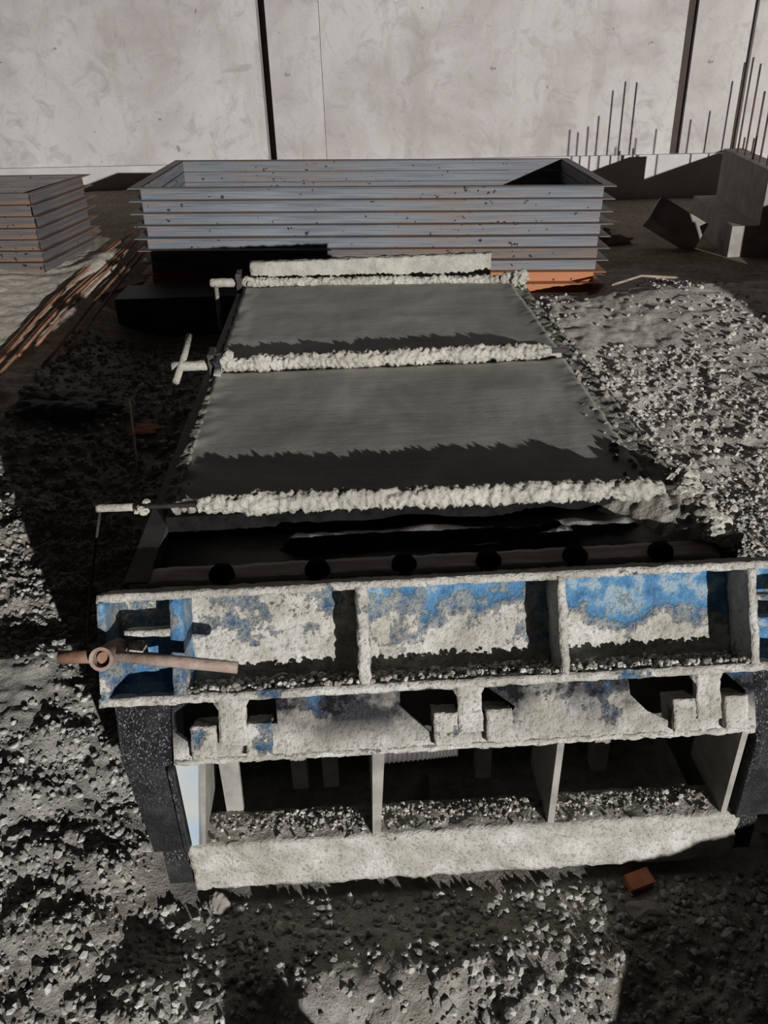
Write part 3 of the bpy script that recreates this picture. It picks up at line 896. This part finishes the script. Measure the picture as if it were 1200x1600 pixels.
nth = ['bottom', 'second from bottom', 'third from bottom', 'fourth from bottom', 'middle', 'fourth from top', 'third from top', 'second from top', 'topmost']
labs = []
for i in range(9):
    look = 'orange-rusted' if i < 2 else 'grey-blue'
    labs.append(f'{look} long steel angle frame, {nth[i]} of the wide stack behind the mould')
stack((-0.02, 6.02, 0.042), 0.0, math.radians(1.35), 2.84, 1.30, 0.0735, 0.062, 9,
      ['steel_or', 'steel_or', 'steel', 'steel_br', 'steel', 'steel', 'steel', 'steel', 'steel'], labs, 'angle frames in the wide stack')
nth7 = ['bottom', 'second from bottom', 'third from bottom', 'middle', 'third from top', 'second from top', 'topmost']
stack((-2.95, 6.03, 0.205), math.radians(-7), 0.0, 1.66, 0.79, 0.0711, 0.047, 7, ['steel_br'] * 7,
      [f'brown-grey steel angle frame, {s} of the smaller stack cut by left picture edge' for s in nth7], 'angle frames in the smaller stack')

# ---------------------------------------------------------------- rebar rods on the ground at left
def zt(x, y): return float(terrain(np.array([x]), np.array([y]))[0])
rods = [(-1.99, -1.90, 'outermost'), (-1.955, -1.87, 'second'), (-1.92, -1.84, 'third'), (-1.875, -1.80, 'fourth'), (-1.835, -1.77, 'fifth'), (-1.77, -1.73, 'sixth'), (-1.68, -1.66, 'seventh'), (-1.60, -1.60, 'innermost')]
for i, (xa, xb, nm) in enumerate(rods):
    y0, y1 = (3.45 if i < 4 else 4.0) + 0.09 * (i % 3), 6.3 + 0.12 * (i % 4)
    pts = []
    for f in np.linspace(0, 1, 16):
        y = y0 + (y1 - y0) * f
        x = xa + (xb - xa) * f + 0.012 * math.sin(5 * f + i)
        zz = sum(zt(-1.85, y + d) for d in (-1.2, -0.9, -0.6, -0.3, 0, 0.3, 0.6, 0.9, 1.2)) / 9
        pts.append(Vector((x, y, zz + 0.024 + 0.01 * (i % 3))))
    o = MB().tube(pts, 0.0085, 8).build('rebar_rod', M['rebar'], smooth=True)
    tag(o, f'rusty reinforcing rod lying left of mould, {nm} of the bundle from the left frame stack', 'rebar', 'rebar rods on the ground')

# ---------------------------------------------------------------- L-shaped wall blocks with starter bars
def lblock(xf, xr, y0, y1, zt_, zs, wslab, th, label, bars, name='retaining_block'):
    """stem runs from (xf, y0) back to (xr, y1); slab reaches out to the left of it"""
    t = thing(name, Vector(((xf + xr) / 2, (y0 + y1) / 2, -0.02)), label, 'concrete block', 'retaining wall blocks')
    def pr(a, b, z):
        x = xf + (xr - xf) * b
        return Vector((x + a, y0 + (y1 - y0) * b, z))
    k = MB()
    k.gridbox((-wslab, 0, -0.02), (th + 0.35, 1, zs), 0.12, 0.004, 5, 1, pr)
    k.build('base_slab', M['block'], t)
    k = MB()
    k.gridbox((0, -0.005, zs), (th, 1.0, zt_), 0.12, 0.004, 5, 2, pr)
    k.build('stem', M['block'], t)
    for (b, a, L) in bars:
        p = pr(a, b, zt_ - 0.03)
        MB().tube([p, p + Vector((0.0, 0.0, L + 0.03))], 0.008, 8).build('rebar', M['barend'], t, smooth=True)
    return t
lblock(2.86, 3.05, 6.35, 7.75, 0.585, 0.205, 0.20, 0.17, 'L-shaped concrete block with tall rusty starter bars, right picture edge',
       [(0.97, 0.05, 0.66), (0.80, 0.05, 0.70), (0.63, 0.05, 0.66), (0.46, 0.05, 0.48), (0.32, 0.05, 0.42), (0.18, 0.05, 0.40), (0.06, 0.05, 0.45), (0.9, 0.13, 0.1), (0.7, 0.13, 0.12)])
lblock(3.36, 3.95, 4.6, 7.9, 0.60, 0.205, 0.25, 0.17, 'second L-shaped concrete block, beyond the right picture edge',
       [(0.97, 0.05, 0.62), (0.86, 0.05, 0.42), (0.75, 0.05, 0.4), (0.55, 0.05, 0.42), (0.44, 0.05, 0.40), (0.33, 0.05, 0.38), (0.22, 0.05, 0.4)])
k = MB()
k.plate([[(3.05, 0.74), (2.62, 4.2), (3.38, 4.2), (3.81, 0.74)]], lambda a, b, d: Vector((a, b, d)), -0.02, 0.60)  # added out of view, only to throw shade across the ground at right
tag(k.build('shade_barrier', M['block']), 'unseen long low barrier added at right to cast shade beyond the rubble', 'barrier')
k = MB()
k.plate([[(2.70, 3.6), (2.62, 4.2), (3.36, 4.2), (3.43, 3.6)]], lambda a, b, d: Vector((a, b, d)), 0.60, 0.82)  # added on top, unseen, so the shade reaches over the tilted chunk
tag(k.build('shade_block', M['block']), 'unseen block added on the far end of the low barrier to cast shade', 'concrete block')
# broken lump of slab lying tilted
def obox(c, ex, ey, ez, a, name, mat, label, cat, amp=0.004):
    """a block of half sizes a along unit axes"""
    def fn(x, y, z): return Vector(c) + ex * x + ey * y + ez * z
    k = MB(); k.gridbox((-a[0], -a[1], -a[2]), (a[0], a[1], a[2]), 0.06, amp, 8, 3, fn)
    return tag(k.build(name, mat), label, cat)
ex = Vector((0.84, -0.24, -0.48)).normalized(); ey = Vector((-0.5, -0.5, -0.6)); ey = (ey - ex * ey.dot(ex)).normalized(); ez = ex.cross(ey)
obox((2.37, 6.75, 0.15), ex, ey, ez, (0.215, 0.11, 0.065), 'concrete_chunk', M['block'], 'broken grey concrete chunk tilted beside the L-shaped block', 'concrete chunk', 0.003)

# ---------------------------------------------------------------- small things lying about
k = MB(); k.lump((1.82, 6.95, 0.03), (0.12, 0.08, 0.07), 0.5, 3, 4); k.lump((1.95, 6.9, 0.02), (0.12, 0.06, 0.04), 0.5, 8, 4)
tag(k.build('cement_sack', M['cloth'], smooth=True), 'crumpled dusty sack on dark ground right of the wide frame stack', 'sack')
MB_ = MB().box((-1.53, 4.80, -0.02), (-0.70, 5.12, 0.205)).build('steel_trough', M['plate_dark'])
tag(MB_, 'low dark steel box in shadow left of the mould', 'steel box')
ex = Vector((0.75, 0.65, 0.08)).normalized(); ez = Vector((0, 0, 1)); ez = (ez - ex * ez.dot(ex)).normalized(); ey = ez.cross(ex)
obox((-1.66, 5.35, 0.13), ex, ey, ez, (0.17, 0.04, 0.012), 'plank', M['wood'], 'short pale plank lying at the corner of dark steel box', 'plank', 0.001)
tag(MB().tube([(-1.17, 3.62, zt(-1.17, 3.62) + 0.03), (-1.05, 3.2, zt(-1.05, 3.2) + 0.02), (-0.98, 2.95, zt(-0.98, 2.95) + 0.02)], 0.006, 8).build('stick', M['wood'], smooth=True),
    'thin stick lying on dark ground left of middle slab', 'stick')
tag(MB().lump((-1.06, 3.38, zt(-1.06, 3.38) + 0.012), (0.075, 0.06, 0.012), 0.3, 4, 3).build('paper_scrap', M['brick']), 'small reddish scrap on dark ground beside the stick', 'scrap')
k = MB(); k.lump((-1.46, 3.58, zt(-1.46, 3.58) + 0.02), (0.20, 0.14, 0.07), 0.45, 12, 4); 
tag(k.build('plastic_sheet', M['tarp']), 'crumpled grey sheet in deep shadow left of the mould', 'sheet')
tag(MB().tube([(1.42, 5.0, zt(1.42, 5.0) + 0.03), (1.62, 5.08, zt(1.62, 5.08) + 0.05), (1.85, 5.1, zt(1.85, 5.1) + 0.03)], 0.008, 8).build('stick', M['wood'], smooth=True),
    'short stick on edge of lit rubble below the wide frame stack', 'stick')
ex = Vector((0.95, 0.3, 0.02)).normalized(); ez = Vector((0.05, -0.2, 1)); ez = (ez - ex * ez.dot(ex)).normalized(); ey = ez.cross(ex)
obox((0.500, 1.098, -0.068), ex, ey, ez, (0.026, 0.016, 0.012), 'brick_fragment', M['brick'], 'orange brick fragment half under the bottom beam', 'brick', 0.006)
k = MB(); k.lump((0.50, 1.03, zt(0.50, 1.03) + 0.006), (0.038, 0.028, 0.012), 0.35, 6, 3)
tag(k.build('flat_stone', M['stone']), 'flat brown stone just below the orange brick fragment', 'stone')
k = MB(); k.lump((-0.36, 1.075, zt(-0.36, 1.075) + 0.012), (0.02, 0.017, 0.03), 0.35, 9, 3)
tag(k.build('stone', M['stone']), 'upright stone against the black left foot of mould', 'stone')
# corrugated hoses in the hollow base
def hose(pts, r, label):
    P = []
    pts = [Vector(p) for p in pts]
    L = sum((pts[i + 1] - pts[i]).length for i in range(len(pts) - 1))
    nn = int(L / 0.0022)
    rs = []
    for i in range(nn + 1):
        f = i / nn * (len(pts) - 1)
        a = min(int(f), len(pts) - 2)
        P.append(pts[a].lerp(pts[a + 1], f - a))
        rs.append(r * (1 + 0.06 * math.sin(i * 1.6)))
    tag(MB().tube(P, rs, 18).build('corrugated_hose', M['hose'], smooth=True), label, 'hose')
hose([mw(0.505, 0.05, 0.125), mw(0.60, 0.055, 0.125), mw(0.665, 0.06, 0.125)], 0.026, 'horizontal length of corrugated hose inside the middle base opening')
hose([mw(0.585, 0.03, -0.05), mw(0.583, 0.03, 0.0), mw(0.58, 0.035, 0.055)], 0.023, 'upright length of corrugated hose inside the middle base opening')

# ---------------------------------------------------------------- loose gravel, rubble and crumbs
PH = (1 + 5 ** 0.5) / 2
ICO = np.array([(-1, PH, 0), (1, PH, 0), (-1, -PH, 0), (1, -PH, 0), (0, -1, PH), (0, 1, PH), (0, -1, -PH), (0, 1, -PH), (PH, 0, -1), (PH, 0, 1), (-PH, 0, -1), (-PH, 0, 1)], float)
ICO /= np.linalg.norm(ICO[0])
IF = np.array([(0, 11, 5), (0, 5, 1), (0, 1, 7), (0, 7, 10), (0, 10, 11), (1, 5, 9), (5, 11, 4), (11, 10, 2), (10, 7, 6), (7, 1, 8), (3, 9, 4), (3, 4, 2), (3, 2, 6), (3, 6, 8), (3, 8, 9), (4, 9, 5), (2, 4, 11), (6, 2, 10), (8, 6, 7), (9, 8, 1)])
RNG = np.random.default_rng(5)
def pebbles(name, P, S, mat, label, cat, flat=0.72):
    n = len(P)
    V = ICO[None] * (1 + 0.28 * RNG.uniform(-1, 1, (n, 12, 1)))
    V = V * (RNG.uniform(0.65, 1.25, (n, 1, 3)))
    a = RNG.uniform(0, 2 * np.pi, n); b = RNG.normal(0, 0.5, n)
    ca, sa, cb, sb = np.cos(a), np.sin(a), np.cos(b), np.sin(b)
    V[:, :, 2] *= flat
    x, y, z = V[..., 0].copy(), V[..., 1].copy(), V[..., 2].copy()
    y, z = y * cb[:, None] - z * sb[:, None], y * sb[:, None] + z * cb[:, None]
    x, y = x * ca[:, None] - y * sa[:, None], x * sa[:, None] + y * ca[:, None]
    V = np.stack([x, y, z], -1) * S[:, None, None] + P[:, None, :]
    F = (IF[None] + (np.arange(n) * 12)[:, None, None]).reshape(-1, 3)
    return tag(np_mesh(name, V.reshape(-1, 3), F, mat), label, cat, kind='stuff')
def scatter(n, x0, x1, y0, y1, smin, smax, power=2.6, keep=None):
    x = RNG.uniform(x0, x1, n); y = RNG.uniform(y0, y1, n)
    X = (x - MX) * CY + (y - MY) * SY; Y = -(x - MX) * SY + (y - MY) * CY
    ok = ~((X > 0.0) & (X < 1.33) & (Y > -0.15) & (Y < 2.4))
    if keep is not None:
        ok &= keep(x, y)
    x, y = x[ok], y[ok]
    s = smin + (smax - smin) * RNG.random(len(x)) ** power
    z = terrain(x, y) + s * 0.25
    return np.stack([x, y, z], -1), s
P1, S1 = scatter(56000, -1.5, 1.3, 0.62, 2.6, 0.0017, 0.0115, 2.8, lambda x, y: vnoise(x * 3.1, y * 3.1, 51) + 0.35 > 0.2 * RNG.random(len(x)))
pebbles('gravel', P1, S1, M['gravel'], 'loose grey gravel strewn over the ground before and left of the mould', 'gravel')
P2, S2 = scatter(16000, 0.75, 2.6, 2.0, 5.2, 0.003, 0.017, 3.4, lambda x, y: vnoise(x * 2.2, y * 2.2, 61) + 0.5 > 0.75 * RNG.random(len(x)) + np.clip(y - 3.9, 0, 1) * 0.5)
pebbles('cement_rubble', P2, S2, M['rubble'], 'pale cement rubble strewn over the ground right of the mould', 'rubble')
P3, S3 = scatter(3500, -1.7, -0.75, 2.6, 4.6, 0.004, 0.022, 3.0)
pebbles('stones', P3, S3, M['gravel'], 'small stones scattered over the shaded ground left of the mould', 'stones')
# crumbs on the beam's shelf and on the pocket floors of the gate
q = []
for _ in range(1000):
    X = random.uniform(0.15, 1.17); q.append((mw(X, random.triangular(-0.135, -0.062, -0.075), 0.0915), random.uniform(0.0015, 0.0065) * random.random() ** 0.6 + 0.001))
for u0, u1 in ((0.155, 0.465), (0.49, 0.835), (0.855, 1.19)):
    for _ in range(620):
        u = random.uniform(u0, u1); heap = 0.5 + 0.9 * abs(noise.noise(Vector((u * 14, 3, 0))))
        o_ = random.uniform(-0.086, -0.006)
        q.append((gw(u, 0.186 - heap * random.random() * 0.016, o_), random.uniform(0.0015, 0.007)))
P4 = np.array([tuple(a) for a, b in q]); S4 = np.array([b for a, b in q])
pebbles('cement_crumbs', P4, S4, M['crumbs'], 'dark crumbs of dirt and cement on the mould ledges', 'crumbs', 0.85)
